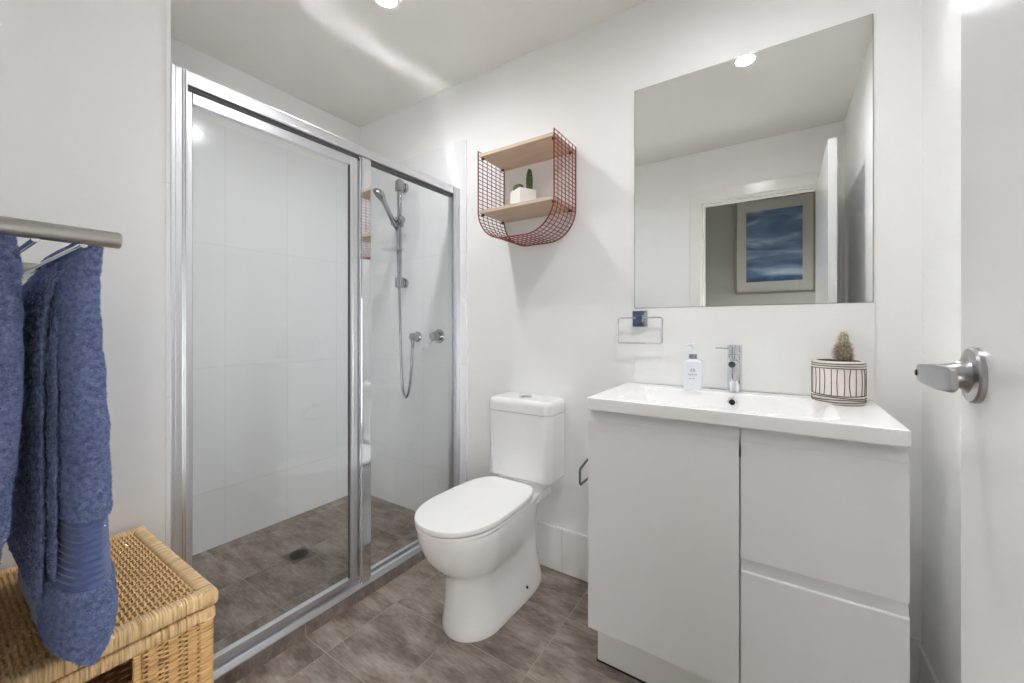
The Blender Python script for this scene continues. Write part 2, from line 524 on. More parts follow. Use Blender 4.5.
# ------------------------------------------------------------------ shower screen
ss = thing('shower_screen', (-1.478, 1.05, 0.048), 'framed clear glass shower screen with polished silver rails on a tiled step', 'shower screen')
SX = -1.46
hr = MB().box(SX - 0.042, SX, 0.458, 1.627, 1.862, 1.904, 0.0015)
for f in hr.bm.faces:
    if f.normal.z > 0.95:
        f.material_index = 1                       # the flat top is polished brighter than the ribbed face
hr.box(SX - 0.004, SX + 0.0015, 0.458, 1.627, 1.866, 1.871, 0.001).box(SX - 0.004, SX + 0.0015, 0.458, 1.627, 1.897, 1.902, 0.001)
hro = hr.build('head_rail', [ALU, RAILT], ss)
MB().box(SX - 0.034, SX - 0.010, 0.459, 1.626, 1.8485, 1.8615).build('head_channel', DARK, hro)  # dark strip fills the slot, with its shade put into the colour
def jamb(y0, y1, s):
    j = MB().box(SX - 0.038, SX - 0.002, y0, y1, 0.050, 1.904, 0.002)
    for f0, f1, d in ((0.0, 0.22, 0.003), (0.30, 0.62, 0.0), (0.70, 0.78, 0.003), (0.86, 1.0, 0.004)):
        a0, a1 = (y0 + (y1 - y0) * f0, y0 + (y1 - y0) * f1) if s > 0 else (y1 - (y1 - y0) * f1, y1 - (y1 - y0) * f0)
        j.box(SX - 0.01, SX - 0.001 + d, a0, a1, 0.050, 1.903, 0.0015)
    return j.build('wall_jamb', ALU, ss)
jamb(0.418, 0.458, 1)
jamb(1.627, 1.680, -1)
sl = MB()
sprof = [(0.006, 0.048), (0.006, 0.052), (-0.003, 0.068), (-0.014, 0.071), (-0.015, 0.065), (-0.025, 0.065), (-0.026, 0.080), (-0.042, 0.082), (-0.042, 0.048)]
sl.loft([[Vector((SX + a_, y, z)) for a_, z in sprof] for y in (0.419, 1.679)])
sl.build('sill_rail', ALU, ss, smooth=15)
po = MB().box(SX - 0.036, SX - 0.002, 1.046, 1.104, 0.056, 1.858, 0.003).box(SX - 0.004, SX + 0.002, 1.056, 1.094, 0.056, 1.858, 0.0015)
po.build('centre_post', CHROME, ss)
sd = MB()
sd.box(SX - 0.030, SX - 0.006, 0.4595, 0.472, 0.082, 1.846, 0.002)
sd.box(SX - 0.030, SX - 0.006, 1.008, 1.040, 0.082, 1.846, 0.003).box(SX - 0.008, SX - 0.003, 1.018, 1.028, 0.09, 1.84, 0.001)
sd.box(SX - 0.030, SX - 0.006, 0.472, 1.008, 1.812, 1.846, 0.003)
sd.box(SX - 0.030, SX - 0.006, 0.472, 1.008, 0.082, 0.106, 0.003)
sdo = sd.build('shower_door', ALU, ss)
MB().box(SX - 0.021, SX - 0.015, 0.468, 1.012, 0.100, 1.818).build('door_glass', GLASS, sdo)['label'] = 'clear glass pane'
gk = MB().box(SX - 0.0225, SX - 0.0125, 0.4715, 0.474, 0.106, 1.812).box(SX - 0.0225, SX - 0.0125, 1.005, 1.009, 0.106, 1.812)
gk.build('glazing_seal', DARK, sdo)
for y in (0.49, 0.96):
    MB().box(SX - 0.028, SX - 0.010, y, y + 0.04, 1.844, 1.8480, 0.001).build('roller_block', BLACK, sdo)
MB().box(SX - 0.023, SX - 0.017, 1.100, 1.632, 0.062, 1.852).build('fixed_glass', GLASS, ss)['label'] = 'clear glass pane'

# ------------------------------------------------------------------ shower fittings on the tiled back wall
YT = YB - 0.010
sr = thing('shower_rail', (-1.90, YT, 1.40), 'chrome vertical shower rail with sliding holder and clear soap dish on shower tiles', 'shower rail')
MB().tube([(-1.90, YT - 0.045, 1.385), (-1.90, YT - 0.045, 2.03)], 0.0135, 20).build('rail', FITC, sr)
for z in (1.41, 1.99):
    b = MB().lathe([(0.031, 0), (0.031, 0.014), (0.022, 0.018), (0.020, 0.045)], (-1.90, YT, z), (0, -1, 0), 24)
    b.lathe([(0.014, -0.032), (0.026, -0.029), (0.026, 0.029), (0.014, 0.032)], (-1.90, YT - 0.045, z), (0, 0, 1), 24)
    b.build('rail_bracket', FITC, sr)
b = MB().lathe([(0.014, -0.030), (0.026, -0.027), (0.026, 0.027), (0.014, 0.030)], (-1.90, YT - 0.045, 1.775), (0, 0, 1), 24)
b.lathe([(0.020, -0.055), (0.024, -0.05), (0.024, 0.048), (0.018, 0.056)], (-1.893, YT - 0.062, 1.775), (0.95, -0.25, 0.05), 24)
b.build('slider', FITC, sr)
d = MB().loft([rrect(-1.975, -1.860, YT - 0.13, YT - 0.03, 0.025, 1.600, 5), rrect(-1.98, -1.855, YT - 0.135, YT - 0.028, 0.028, 1.612, 5),
               rrect(-1.975, -1.860, YT - 0.13, YT - 0.03, 0.025, 1.612, 5), rrect(-1.970, -1.865, YT - 0.125, YT - 0.035, 0.022, 1.603, 5)])
d.lathe([(0.013, -0.016), (0.016, -0.015), (0.016, 0.012), (0.013, 0.014)], (-1.90, YT - 0.045, 1.592), (0, 0, 1), 20)
d.build('soap_dish', CLEARP, sr)['label'] = 'clear plastic soap dish'
hs = thing('hand_shower', (-1.90, 1.60, 1.774), 'chrome hand shower held on the rail holder with its long hanging hose', 'hand shower')
A0, A1 = Vector((-1.915, 1.625, 1.735)), Vector((-1.785, 1.415, 1.842))
ax = (A1 - A0).normalized()
MB().tube([A0, A0.lerp(A1, .15), A0.lerp(A1, .5), A0.lerp(A1, .85), A1], 0.01, 16, taper=[0.011, 0.0145, 0.0135, 0.0145, 0.018]).build('handle', FITC, hs)
hn = (Vector((-0.55, -0.60, -0.85)) - ax * Vector((-0.55, -0.60, -0.85)).dot(ax)).normalized()
hb = A1 + ax * 0.025
MB().lathe([(0.010, -0.020), (0.026, -0.014), (0.038, -0.002), (0.041, 0.010), (0.040, 0.015), (0.0, 0.015)], hb, hn, 32).build('spray_head', FITC, hs)
MB().lathe([(0.034, 0.0145), (0.034, 0.0165), (0.0, 0.0168)], hb, hn, 28).build('spray_face', pmat('spray_grey', (92, 94, 97), 0.45), hs)
hp = spline([A0, A0 + Vector((-0.002, 0.012, -0.05)), (-1.909, 1.632, 1.55), (-1.900, 1.634, 1.36), (-1.892, 1.636, 1.1), (-1.884, 1.636, 0.9),
             (-1.868, 1.634, 0.775), (-1.840, 1.632, 0.727), (-1.812, 1.632, 0.775), (-1.795, 1.634, 0.9), (-1.788, 1.636, 1.03)], 14)
MB().tube(hp, 0.0078, 12).build('hose', FITC, hs)['label'] = 'silver flexible hose'
el = thing('shower_elbow', (-1.787, YT, 1.085), 'small round chrome wall outlet feeding the shower hose', 'shower outlet')
MB().lathe([(0.031, 0), (0.031, 0.012), (0.027, 0.016), (0.024, 0.050), (0.018, 0.055)], (-1.787, YT, 1.085), (0, -1, 0), 28).build('wall_flange', FITC, el)
MB().lathe([(0.012, 0.005), (0.012, -0.035), (0.010, -0.05), (0.008, -0.066)], (-1.787, YT - 0.043, 1.085), (0, 0, 1), 20).build('hose_nut', FITC, el)
mx = thing('shower_mixer', (-1.615, YT, 1.09), 'round chrome shower mixer with thin pin lever on white tiles', 'shower mixer')
MB().lathe([(0.040, 0), (0.040, 0.005), (0.037, 0.008), (0.012, 0.008)], (-1.615, YT, 1.09), (0, -1, 0), 36).build('wall_plate', FITC, mx)
MB().lathe([(0.024, 0.007), (0.024, 0.055), (0.021, 0.060), (0.0, 0.060)], (-1.615, YT, 1.09), (0, -1, 0), 32).build('mixer_body', FITC, mx)
MB().tube([(-1.615, YT - 0.045, 1.075), (-1.618, YT - 0.068, 1.055), (-1.632, YT - 0.115, 1.018)], 0.0042, 12).build('pin_lever', FITC, mx)

fd = thing('floor_drain', (-1.93, 1.045, 0.04), 'round dark grated floor drain in a square steel plate on the shower floor', 'drain')
MB().loft([rrect(-1.985, -1.875, 0.99, 1.10, 0.004, 0.0405, 3), rrect(-1.985, -1.875, 0.99, 1.10, 0.004, 0.042, 3)]).build('drain_plate', pmat('drain_plate_steel', (112, 107, 101), 0.45, 0.3), fd)
MB().lathe([(0.0, 0.0022), (0.042, 0.0022), (0.042, 0.003), (0.0, 0.003)], (-1.93, 1.045, 0.04), (0, 0, 1), 36).build('drain_well', BLACK, fd)
g = MB()
for rr in (0.012, 0.022, 0.032, 0.041):
    g.tube([(-1.93 + rr * math.cos(2 * PI * k / 30), 1.045 + rr * math.sin(2 * PI * k / 30), 0.0438) for k in range(30)], 0.0016, 6, closed=True)
for k in range(8):
    c, s = math.cos(PI * k / 4), math.sin(PI * k / 4)
    g.tube([(-1.93 + 0.010 * c, 1.045 + 0.010 * s, 0.0436), (-1.93 + 0.041 * c, 1.045 + 0.041 * s, 0.0436)], 0.0014, 6)
g.build('drain_grate', pmat('drain_grate_steel', (84, 82, 80), 0.4, 0.8), fd)

# ------------------------------------------------------------------ toilet
TX = -0.995
tl = thing('toilet', (TX, 1.35, 0), 'white close-coupled toilet with closed lid and square cistern, beside the shower screen', 'toilet')
def pan_ring(z, yf, ym, yb, wm, wb, n=56, pb=4.2):
    pts = []
    for k in range(n):
        a = 2 * PI * k / n
        s, c = math.sin(a), math.cos(a)
        if s <= 0:                               # front half: ellipse
            pts.append(Vector((TX + wm * c, ym + (ym - yf) * s, z)))
        else:                                    # back half: towards a squarer tail
            e = 2.0 / pb
            y = abs(s) ** e
            wmix = wm + (wb - wm) * min(1, y * 1.15) ** 1.3
            pts.append(Vector((TX + wmix * (abs(c) ** e) * (1 if c >= 0 else -1), ym + (yb - ym) * y, z)))
    return pts
lv = [(0.000, 1.100, 1.24, 1.622, 0.118, 0.130), (0.012, 1.096, 1.24, 1.626, 0.121, 0.133), (0.030, 1.097, 1.24, 1.624, 0.119, 0.131),
      (0.080, 1.101, 1.23, 1.616, 0.109, 0.120), (0.140, 1.106, 1.22, 1.610, 0.100, 0.110), (0.200, 1.106, 1.22, 1.608, 0.100, 0.108),
      (0.228, 1.092, 1.22, 1.608, 0.111, 0.108), (0.250, 1.068, 1.21, 1.610, 0.126, 0.108), (0.280, 1.036, 1.20, 1.612, 0.141, 0.109), (0.315, 1.010, 1.19, 1.618, 0.153, 0.111),
      (0.355, 0.993, 1.18, 1.632, 0.161, 0.116), (0.390, 0.984, 1.17, 1.645, 0.165, 0.124), (0.412, 0.982, 1.17, 1.650, 0.166, 0.131),
      (0.418, 0.985, 1.17, 1.648, 0.163, 0.128)]
pan = MB().loft([pan_ring(*l) for l in lv])
pan.rbox(TX - 0.128, TX + 0.128, 1.470, 1.660, 0.38, 0.4185, 0.03, 0.004)
pan.rbox(TX - 0.110, TX + 0.122, 1.515, 1.660, 0.41, 0.458, 0.03, 0.004)
pano = pan.build('pan', PORC, tl)
MB().lathe([(0.0, 0.0), (0.0055, 0.0), (0.0055, 0.004), (0.0, 0.004)], (TX + 0.1195, 1.43, 0.055), (0.98, 0, 0.2), 16).build('fixing_cap', BLACK, pano)
def seat_rings(z0, z1, yf, yb, w, e, dome=0.0):
    out = []
    def rg(z, ins):
        pts = []
        n = 64
        for k in range(n):
            a = 2 * PI * k / n
            s, c = math.sin(a), math.cos(a)
            ym = 1.19
            sg = 1 if c >= 0 else -1
            if s <= 0:
                x = (w - ins) * abs(c) ** (2 / 2.15) * sg; y = ym - (ym - yf - ins) * abs(s) ** (2 / 2.15)
            else:
                x = (w - ins) * abs(c) ** (2 / 5.5) * sg * (1 - 0.17 * abs(s) ** 1.0); y = ym + (yb - ins - ym) * abs(s) ** (2 / 5.5)
            pts.append(Vector((TX + x, y, z)))
        return pts
    out.append(rg(z0, e)); out.append(rg(z0 + e * .3, e * .3)); out.append(rg(z0 + e, 0))
    out.append(rg(z1 - e, 0)); out.append(rg(z1 - e * .3, e * .3)); out.append(rg(z1, e))
    if dome:
        for f in (0.35, 0.7, 0.92):
            out.append(rg(z1 + dome * f, e + (w - e) * f * 0.9 * 0.9 if f < 0.9 else e + (w - e) * 0.85))
    return out
MB().loft(seat_rings(0.4195, 0.433, 0.977, 1.494, 0.165, 0.004)).build('seat', SEATP, tl)
MB().loft(seat_rings(0.4355, 0.457, 0.973, 1.500, 0.168, 0.007, 0.004)).build('lid', SEATP, tl)
for sx in (-0.075, 0.075):
    MB().rbox(TX + sx - 0.020, TX + sx + 0.020, 1.462, 1.489, 0.4185, 0.4350, 0.006, 0.002).build('seat_hinge', SEATP, tl)
CX = -0.977
cis = MB().rbox(CX - 0.168, CX + 0.168, 1.504, YB - 0.003, 0.456, 0.7575, 0.040, 0.002, taper=0.003, e0=0.016).build('cistern', PORC, tl)
MB().rbox(CX - 0.1695, CX + 0.1695, 1.502, YB - 0.002, 0.759, 0.818, 0.042, 0.026, e0=0.003).build('cistern_lid', PORC, cis)
fb = MB()
for s in (-1, 1):
    pts0 = []
    for z, k in ((0.816, 1.0), (0.822, 1.0), (0.824, 0.9)):
        r_ = [Vector((CX + s * 0.002 + s * 0.022 * k * math.sin(PI * j / 16), 1.585 - 0.026 * k * math.cos(PI * j / 16), z)) for j in range(17)]
        pts0.append(r_)
    MB().loft(pts0).build('flush_button', CHROME, cis)
MB().lathe([(0.027, 0.816), (0.031, 0.816), (0.031, 0.8205), (0.027, 0.8205), (0.0265, 0.817)], (CX, 1.585, 0), (0, 0, 1), 36, hollow=True).build('button_ring', CHROME, cis)

# ------------------------------------------------------------------ vanity and basin
VX0, VX1 = -0.527, 0.247
vn = thing('vanity_cabinet', (-0.14, 1.48, 0), 'gloss white vanity cabinet with one door and two drawers under the basin', 'vanity cabinet')
c = MB()
c.box(VX0, VX0 + 0.016, 1.277, YB - 0.012, 0.145, 0.868, 0.001).box(VX1 - 0.016, VX1, 1.277, YB - 0.012, 0.145, 0.868, 0.001)
c.box(VX0 + 0.016, VX1 - 0.016, 1.277, YB - 0.012, 0.145, 0.161).box(VX0 + 0.016, VX1 - 0.016, YB - 0.024, YB - 0.012, 0.161, 0.80)
c.box(-0.095, -0.079, 1.277, YB - 0.03, 0.161, 0.78)
c.box(VX0 + 0.016, VX1 - 0.016, 1.277, 1.292, 0.815, 0.868, 0.001)
c.box(-0.079, VX1 - 0.016, 1.277, 1.292, 0.465, 0.53, 0.001)
c.build('carcass', GLOSSW, vn)
def front(name, x0, x1, z0, z1, lip):
    """flat panel whose top edge is chamfered back as a finger pull"""
    m = MB()
    y0, y1 = 1.250, 1.2755
    prof = [(y0, z0 + 0.001), (y0 + 0.001, z0), (y1, z0), (y1, z1), (y1 - 0.003, z1), (y0 + 0.004, z1 - lip + 0.0008), (y0 + 0.0014, z1 - lip - 0.0006), (y0, z1 - lip - 0.0035)]
    m.loft([[Vector((x, y, z)) for y, z in prof] for x in (x0, x1)])
    return m.build(name, GLOSSW, vn, smooth=20)
front('door', VX0, -0.0895, 0.145, 0.8640, 0.0310)
front('drawer', -0.0845, VX1, 0.515, 0.8640, 0.0310)
front('drawer', -0.0845, VX1, 0.145, 0.5125, 0.0315)
MB().box(VX0 + 0.012, VX1 - 0.012, 1.305, 1.321, 0.0, 0.145, 0.001).box(VX0 + 0.012, VX0 + 0.028, 1.321, YB - 0.02, 0, 0.145).box(VX1 - 0.028, VX1 - 0.012, 1.321, YB - 0.02, 0, 0.145).build('kickboard', GLOSSW, vn)
MB().box(VX0 + 0.009, VX1 - 0.012, 1.303, 1.322, 0.0, 0.006).build('kick_seal', BLACK, vn)

ZB = 0.909
bs = thing('vanity_basin', (-0.14, 1.47, 0.869), 'glossy white one-piece basin top resting on the vanity cabinet', 'basin')
bx0, bx1, by0, by1 = VX0 - 0.002, VX1 + 0.002, 1.241, YB - 0.0115
m = MB()
rg = [rrect(bx0 + .004, bx1 - .004, by0 + .004, by1, .006, 0.869, 8), rrect(bx0, bx1, by0, by1, .008, 0.873, 8), rrect(bx0, bx1, by0, by1, .008, ZB - .004, 8),
      rrect(bx0 + .0012, bx1 - .0012, by0 + .0012, by1, .008, ZB - .0012, 8), rrect(bx0 + .004, bx1 - .004, by0 + .004, by1, .008, ZB, 8)]
ix0, ix1, iy0, iy1 = -0.44, 0.135, 1.285, 1.603
rg += [rrect(ix0, ix1, iy0, iy1, .03, ZB, 8), rrect(ix0 + .004, ix1 - .004, iy0 + .003, iy1 - .003, .03, ZB - .003, 8),
       rrect(ix0 + .018, ix1 - .022, iy0 + .010, iy1 - .010, .035, ZB - .04, 8), rrect(ix0 + .035, ix1 - .045, iy0 + .020, iy1 - .018, .04, ZB - .085, 8),
       rrect(ix0 + .055, ix1 - .075, iy0 + .04, iy1 - .035, .04, ZB - .103, 8), rrect(-0.20, -0.10, 1.41, 1.49, .03, ZB - .109, 8)]
m.loft(rg, cap0=False)
m.build('basin_top', BASINW, bs)
MB().lathe([(0.0095, 0.0), (0.0145, 0.0), (0.0150, 0.003), (0.0115, 0.0045), (0.0098, 0.003)], (-0.135, iy1 - 0.0095, ZB - 0.030), (0, -0.97, 0.22), 28, hollow=True).build('overflow_ring', CHROME, bs)
MB().lathe([(0.0, 0.0006), (0.0105, 0.0006), (0.0105, 0.0014), (0.0, 0.0014)], (-0.135, iy1 - 0.0095, ZB - 0.030), (0, -0.97, 0.22), 20).build('overflow_hole', BLACK, bs)
MB().lathe([(0.0, 0.001), (0.030, 0.001), (0.030, 0.005), (0.026, 0.008), (0.0, 0.010)], (-0.15, 1.45, ZB - .1088), (0, 0, 1), 28).build('waste_plug', CHROME, bs)

tp = thing('basin_mixer', (-0.131, 1.645, ZB), 'cylindrical chrome mixer tap with short spout and pin lever on the basin', 'tap')
TXp, TYp = -0.131, 1.645
MB().lathe([(0.0275, 0.0005), (0.0275, 0.003), (0.0245, 0.004), (0.0240, 0.005), (0.0240, 0.132), (0.0236, 0.133)], (TXp, TYp, ZB), (0, 0, 1), 40).build('tap_body', CHROME, tp)
MB().lathe([(0.0225, 0.132), (0.0225, 0.1345), (0.0240, 0.1355), (0.0240, 0.166), (0.0225, 0.168), (0.0, 0.1685)], (TXp, TYp, ZB), (0, 0, 1), 40).build('tap_cap', CHROME, tp)
sp = MB().lathe([(0.0128, 0.018), (0.0128, 0.103), (0.0118, 0.1045), (0.0105, 0.1045), (0.0103, 0.100), (0.0, 0.100)], (TXp, TYp, ZB + 0.112), (0, -1, -0.06), 28)
spo = sp.build('spout', CHROME, tp)
MB().lathe([(0.0, 0.1005), (0.0102, 0.1005), (0.0102, 0.1022), (0.0, 0.1022)], (TXp, TYp, ZB + 0.112), (0, -1, -0.06), 24).build('aerator', pmat('aerator_grey', (62, 64, 67), 0.4), spo)
MB().tube([(TXp - 0.022, TYp, ZB + 0.154), (TXp - 0.062, TYp, ZB + 0.155)], 0.0034, 12).build('pin_lever', CHROME, tp)

# soap pump bottle
sx, sy = -0.266, 1.622
sb = thing('soap_dispenser', (sx, sy, ZB), 'white square pump bottle of hand soap standing on the basin beside the tap', 'soap dispenser')
SB = Matrix.Translation((sx, sy, ZB)) @ Matrix.Rotation(R(8), 4, 'Z')
WB_ = pmat('white_bottle_plastic', (236, 239, 243), 0.25)
m = MB().loft([rrect(-h, h, -h, h, r_, z, 6) for h, r_, z in ((0.029, .008, 0.0006), (0.032, .010, 0.003), (0.0325, .010, 0.100), (0.031, .010, 0.106), (0.024, .012, 0.1105), (0.014, .0125, 0.1125), (0.013, .0125, 0.116))])
m.xform(SB).build('bottle', WB_, sb)
MB().lathe([(0.0145, 0.114), (0.0145, 0.131), (0.0135, 0.132)], (0, 0, 0), (0, 0, 1), 28).xform(SB).build('collar', pmat('silver_collar', (176, 180, 187), 0.25, 1.0), sb)
p_ = MB().lathe([(0.0115, 0.132), (0.0110, 0.136), (0.0045, 0.138), (0.0040, 0.158), (0.0085, 0.159), (0.0090, 0.172), (0.0075, 0.174), (0.0, 0.1745)], (0, 0, 0), (0, 0, 1), 24)
p_.tube([(0, -0.004, 0.1675), (0, -0.03, 0.167), (0, -0.040, 0.163)], 0.0045, 12, taper=[0.0055, 0.0045, 0.0035])
p_.xform(SB @ Matrix.Rotation(R(-40), 4, 'Z')).build('pump', WB_, sb)
lb = MB()
lz = -0.0327
for x0, x1, z0, z1 in ((-0.0075, 0.0075, 0.068, 0.0695), (-0.0085, -0.006, 0.0705, 0.077), (0.006, 0.0085, 0.0705, 0.077), (-0.005, -0.0015, 0.071, 0.080), (0.0015, 0.005, 0.071, 0.080), (-0.006, 0.006, 0.0785, 0.080),
                       (-0.015, -0.011, 0.057, 0.061), (-0.009, -0.006, 0.057, 0.061), (-0.004, 0.000, 0.057, 0.061), (0.002, 0.006, 0.057, 0.061), (0.008, 0.014, 0.057, 0.061), (-0.010, 0.008, 0.0535, 0.0545),
                       (-0.014, -0.004, 0.043, 0.0455), (-0.002, 0.008, 0.043, 0.0455), (-0.012, 0.006, 0.023, 0.0238)):
    lb.box(x0, x1, lz, lz + 0.0006, z0, z1)
lb.xform(SB).build('label_print', pmat('label_grey', (165, 170, 178), 0.5), sb)

# patterned pot with cactus
px, py = 0.153, 1.585
pc = thing('cactus_planter', (px, py, ZB), 'small fuzzy cactus in cream pot with black line pattern on the basin top', 'potted cactus')
CREAM = pmat('cream_ceramic', (236, 227, 218), 0.45, bump=(60, 0.1, 0.001))
INK = pmat('black_glaze', (38, 33, 33), 0.5)
random.seed(7)
m = MB()
prof = [(0.050, 0.0), (0.0605, 0.002), (0.0640, 0.008), (0.0650, 0.03), (0.0650, 0.108), (0.0640, 0.117), (0.0615, 0.1195), (0.0580, 0.1185), (0.0570, 0.112), (0.0565, 0.100), (0.0, 0.100)]
m.lathe(prof, (px, py, ZB), (0, 0, 1), 64)
pr = 0.0655
for z, dz in ((0.106, .0), (0.1125, .0006), (0.0995, .0006), (0.026, 0.0012), (0.020, .0015), (0.0135, 0.0015), (0.008, .0008)):
    m.tube([(px + pr * math.cos(2 * PI * k / 60), py + pr * math.sin(2 * PI * k / 60), ZB + z + dz * math.sin(2 * PI * k / 60 * 2 + z * 300)) for k in range(60)], 0.00115, 6, closed=True, mat=1)
n = 26
for k in range(n):
    a0 = 2 * PI * k / n + random.uniform(-.03, .03)
    bow = random.choice((-1, 1, 0.2)) * random.uniform(.02, .055)
    m.tube([(px + pr * math.cos(a0 + bow * math.sin(PI * t)), py + pr * math.sin(a0 + bow * math.sin(PI * t)), ZB + 0.027 + t * 0.071) for t in [j / 8 for j in range(9)]], 0.00105, 6, mat=1)
m.xform(Matrix.Translation((0, 0, ZB)) @ Matrix.Scale(1.09, 4, (0, 0, 1)) @ Matrix.Translation((0, 0, -ZB))).build('pot', [CREAM, INK], pc)
MB().lathe([(0.0, 0.1115), (0.0580, 0.1275), (0.050, 0.1305), (0.02, 0.132), (0.0, 0.132)], (px, py, ZB), (0, 0, 1), 32).build('soil', pmat('dark_soil', (52, 47, 46), 0.95, bump=(220, 0.8, 0.004), vary=(150, 0.4)), pc)

def cactus(x, y, z, r, h, seed, spine_cols, dens, sl, parent, body_col, tip=True):
    rnd = random.Random(seed)
    m = MB()
    rings = []
    nr, ns = 18, 40
    for i in range(nr + 1):
        t = i / nr
        rad = r * math.sqrt(max(1 - (max(t - 0.45, 0) / 0.55) ** 2, 0.002)) * (0.86 + 0.14 * math.sin(min(t * 2.2, 1) * PI / 2))
        rings.append([Vector((x + rad * (1 + 0.10 * math.cos(10 * 2 * PI * k / ns)) * math.cos(2 * PI * k / ns), y + rad * (1 + 0.10 * math.cos(10 * 2 * PI * k / ns)) * math.sin(2 * PI * k / ns), z + h * t)) for k in range(ns)])
    m.loft(rings)
    body = m.build('cactus_stem', pmat('cactus_green_%d_%d_%d' % body_col, body_col, 0.6, bump=(150, 0.4, 0.002), vary=(60, 0.3)), parent)
    s = MB()
    for j in range(dens):
        t = rnd.uniform(0.02, 1.0); a = 2 * PI * int(rnd.random() * 10) / 10 + rnd.uniform(-.08, .08)
        rad = r * math.sqrt(max(1 - (max(t - 0.45, 0) / 0.55) ** 2, 0.002))
        p = Vector((x + rad * 1.05 * math.cos(a), y + rad * 1.05 * math.sin(a), z + h * t))
        for q in range(4):
            d = Vector((math.cos(a) + rnd.uniform(-.9, .9), math.sin(a) + rnd.uniform(-.9, .9), rnd.uniform(-.5, .9) + (t > .8) * 0.8)).normalized()
            l = sl * rnd.uniform(.5, 1.25)
            s.tube([p, p + d * l], 0.0005, 3, taper=[0.00055, 0.0002], mat=rnd.choice(range(len(spine_cols))))
    s.build('spines', [pmat('spine_%d_%d_%d' % c_, c_, 0.7) for c_ in spine_cols], body, smooth=None)
    return body
cactus(px + 0.013, py, ZB + 0.124, 0.0180, 0.062, 3, [(222, 212, 198), (206, 170, 158), (150, 134, 116)], 260, 0.011, pc, (140, 136, 112))
cactus(px + 0.013, py - 0.001, ZB + 0.174, 0.0120, 0.044, 5, [(238, 234, 220), (222, 208, 190)], 150, 0.008, pc, (150, 152, 124))

# ------------------------------------------------------------------ mirror, splashback, towel ring, paper holder
mr = thing('wall_mirror', (-0.127, YB, 1.68), 'large frameless rectangular mirror fixed to the wall above the basin', 'mirror')
MX0, MX1, MZ0, MZ1 = -0.5025, 0.2495, EYE + 0.0795, EYE + 0.991
MB().box(MX0 + 0.0015, MX1 - 0.0015, YB - 0.0065, YB - 0.0055, MZ0 + 0.0015, MZ1 - 0.0015).build('mirror_glass', MIRROR, mr, smooth=None)
MB().box(MX0, MX1, YB - 0.0055, YB - 0.0005, MZ0, MZ1).build('mirror_edge', EDGEG, mr, smooth=None)
tag(MB().box(MX0, MX1 + 0.004, YB - 0.008, YB - 0.0005, ZB + 0.001, MZ0 - 0.001, 0.001).build('splashback', SPLASH, loc=(-0.127, YB, ZB)), 'glossy white splashback panel between the basin and mirror', 'splashback')

rx, rz = -0.476, EYE + 0.036
tr = thing('towel_ring', (rx, YB - 0.008, rz), 'square chrome plate with empty rectangular wire towel ring at mirror corner', 'towel ring')
MB().box(rx - 0.031, rx + 0.031, YB - 0.020, YB - 0.0085, rz - 0.033, rz + 0.033, 0.001).build('back_plate', CHROME, tr, smooth=20)
MB().box(rx - 0.014, rx + 0.014, YB - 0.034, YB - 0.020, rz - 0.014, rz + 0.014, 0.001).build('pivot_block', CHROME, tr, smooth=20)
LX0, LX1, LZ0, LZ1, LY = -0.564, -0.384, EYE - 0.064, EYE + 0.040, YB - 0.030
corner = []
for cx, cz, a0 in ((LX1 - .008, LZ1 - .008, 0), (LX0 + .008, LZ1 - .008, 90), (LX0 + .008, LZ0 + .008, 180), (LX1 - .008, LZ0 + .008, 270)):
    for k in range(5):
        an = R(a0 + 22.5 * k)
        zz = cz + .008 * math.sin(an)
        corner.append((cx + .008 * math.cos(an), LY - (LZ1 - zz) * 0.05, zz))
MB().tube(corner, 0.0030, 10, closed=True).build('ring', CHROME, tr)

th = thing('toilet_paper_holder', (VX0, 1.41, 0.655), 'chrome wire toilet paper holder on the vanity side facing the toilet', 'toilet paper holder')
hxx = VX0 - 0.052
MB().lathe([(0.014, 0), (0.014, 0.004), (0.009, 0.006), (0.008, 0.050), (0.010, 0.054), (0.0, 0.058)], (VX0, 1.41, 0.655), (-1, 0, 0), 24).build('wall_post', pmat('dark_chrome', (120, 121, 124), 0.15, 1.0), th)
MB().tube([(hxx, 1.41, 0.660), (hxx - .004, 1.372, 0.654), (hxx - .006, 1.322, 0.640), (hxx - .006, 1.315, 0.634), (hxx - .006, 1.315, 0.590), (hxx - .006, 1.320, 0.583), (hxx - .006, 1.44, 0.583)], 0.0045, 12).build('holder_arm', pmat('dark_chrome', (120, 121, 124), 0.15, 1.0), th)

# ------------------------------------------------------------------ red wire wall shelf and its planter
ws = thing('wall_shelf', (-0.97, YB, 1.51), 'red wire wall shelf with rounded bottom and two pale oak boards, above the toilet', 'wall shelf')
wx0, wx1, wz0, wz1, wr = -1.169, -0.771, 1.543, 1.963, 0.140
wy0, wy1 = 1.474, YB - 0.004
path = [(wx0, wz1 - (wz1 - wz0 - wr) * k / 15) for k in range(15)]
path += [(wx0 + wr - wr * math.cos(PI / 2 * k / 12), wz0 + wr - wr * math.sin(PI / 2 * k / 12)) for k in range(13)]
path += [(wx0 + wr + (wx1 - wx0 - 2 * wr) * k / 5, wz0) for k in range(1, 5)]
path += [(wx1 - wr + wr * math.sin(PI / 2 * k / 12), wz0 + wr - wr * math.cos(PI / 2 * k / 12)) for k in range(13)]
path += [(wx1, wz0 + wr + (wz1 - wz0 - wr) * k / 15) for k in range(1, 16)]
wire = MB()
for i, (x, z) in enumerate(path):
    wire.tube([(x, wy0, z), (x, wy1, z)], 0.0018, 6)
for k in range(1, 6):
    y = wy0 + (wy1 - wy0) * k / 6
    wire.tube([(x, y, z) for x, z in path], 0.0018, 6)
wire.build('wire_mesh', REDW, ws)
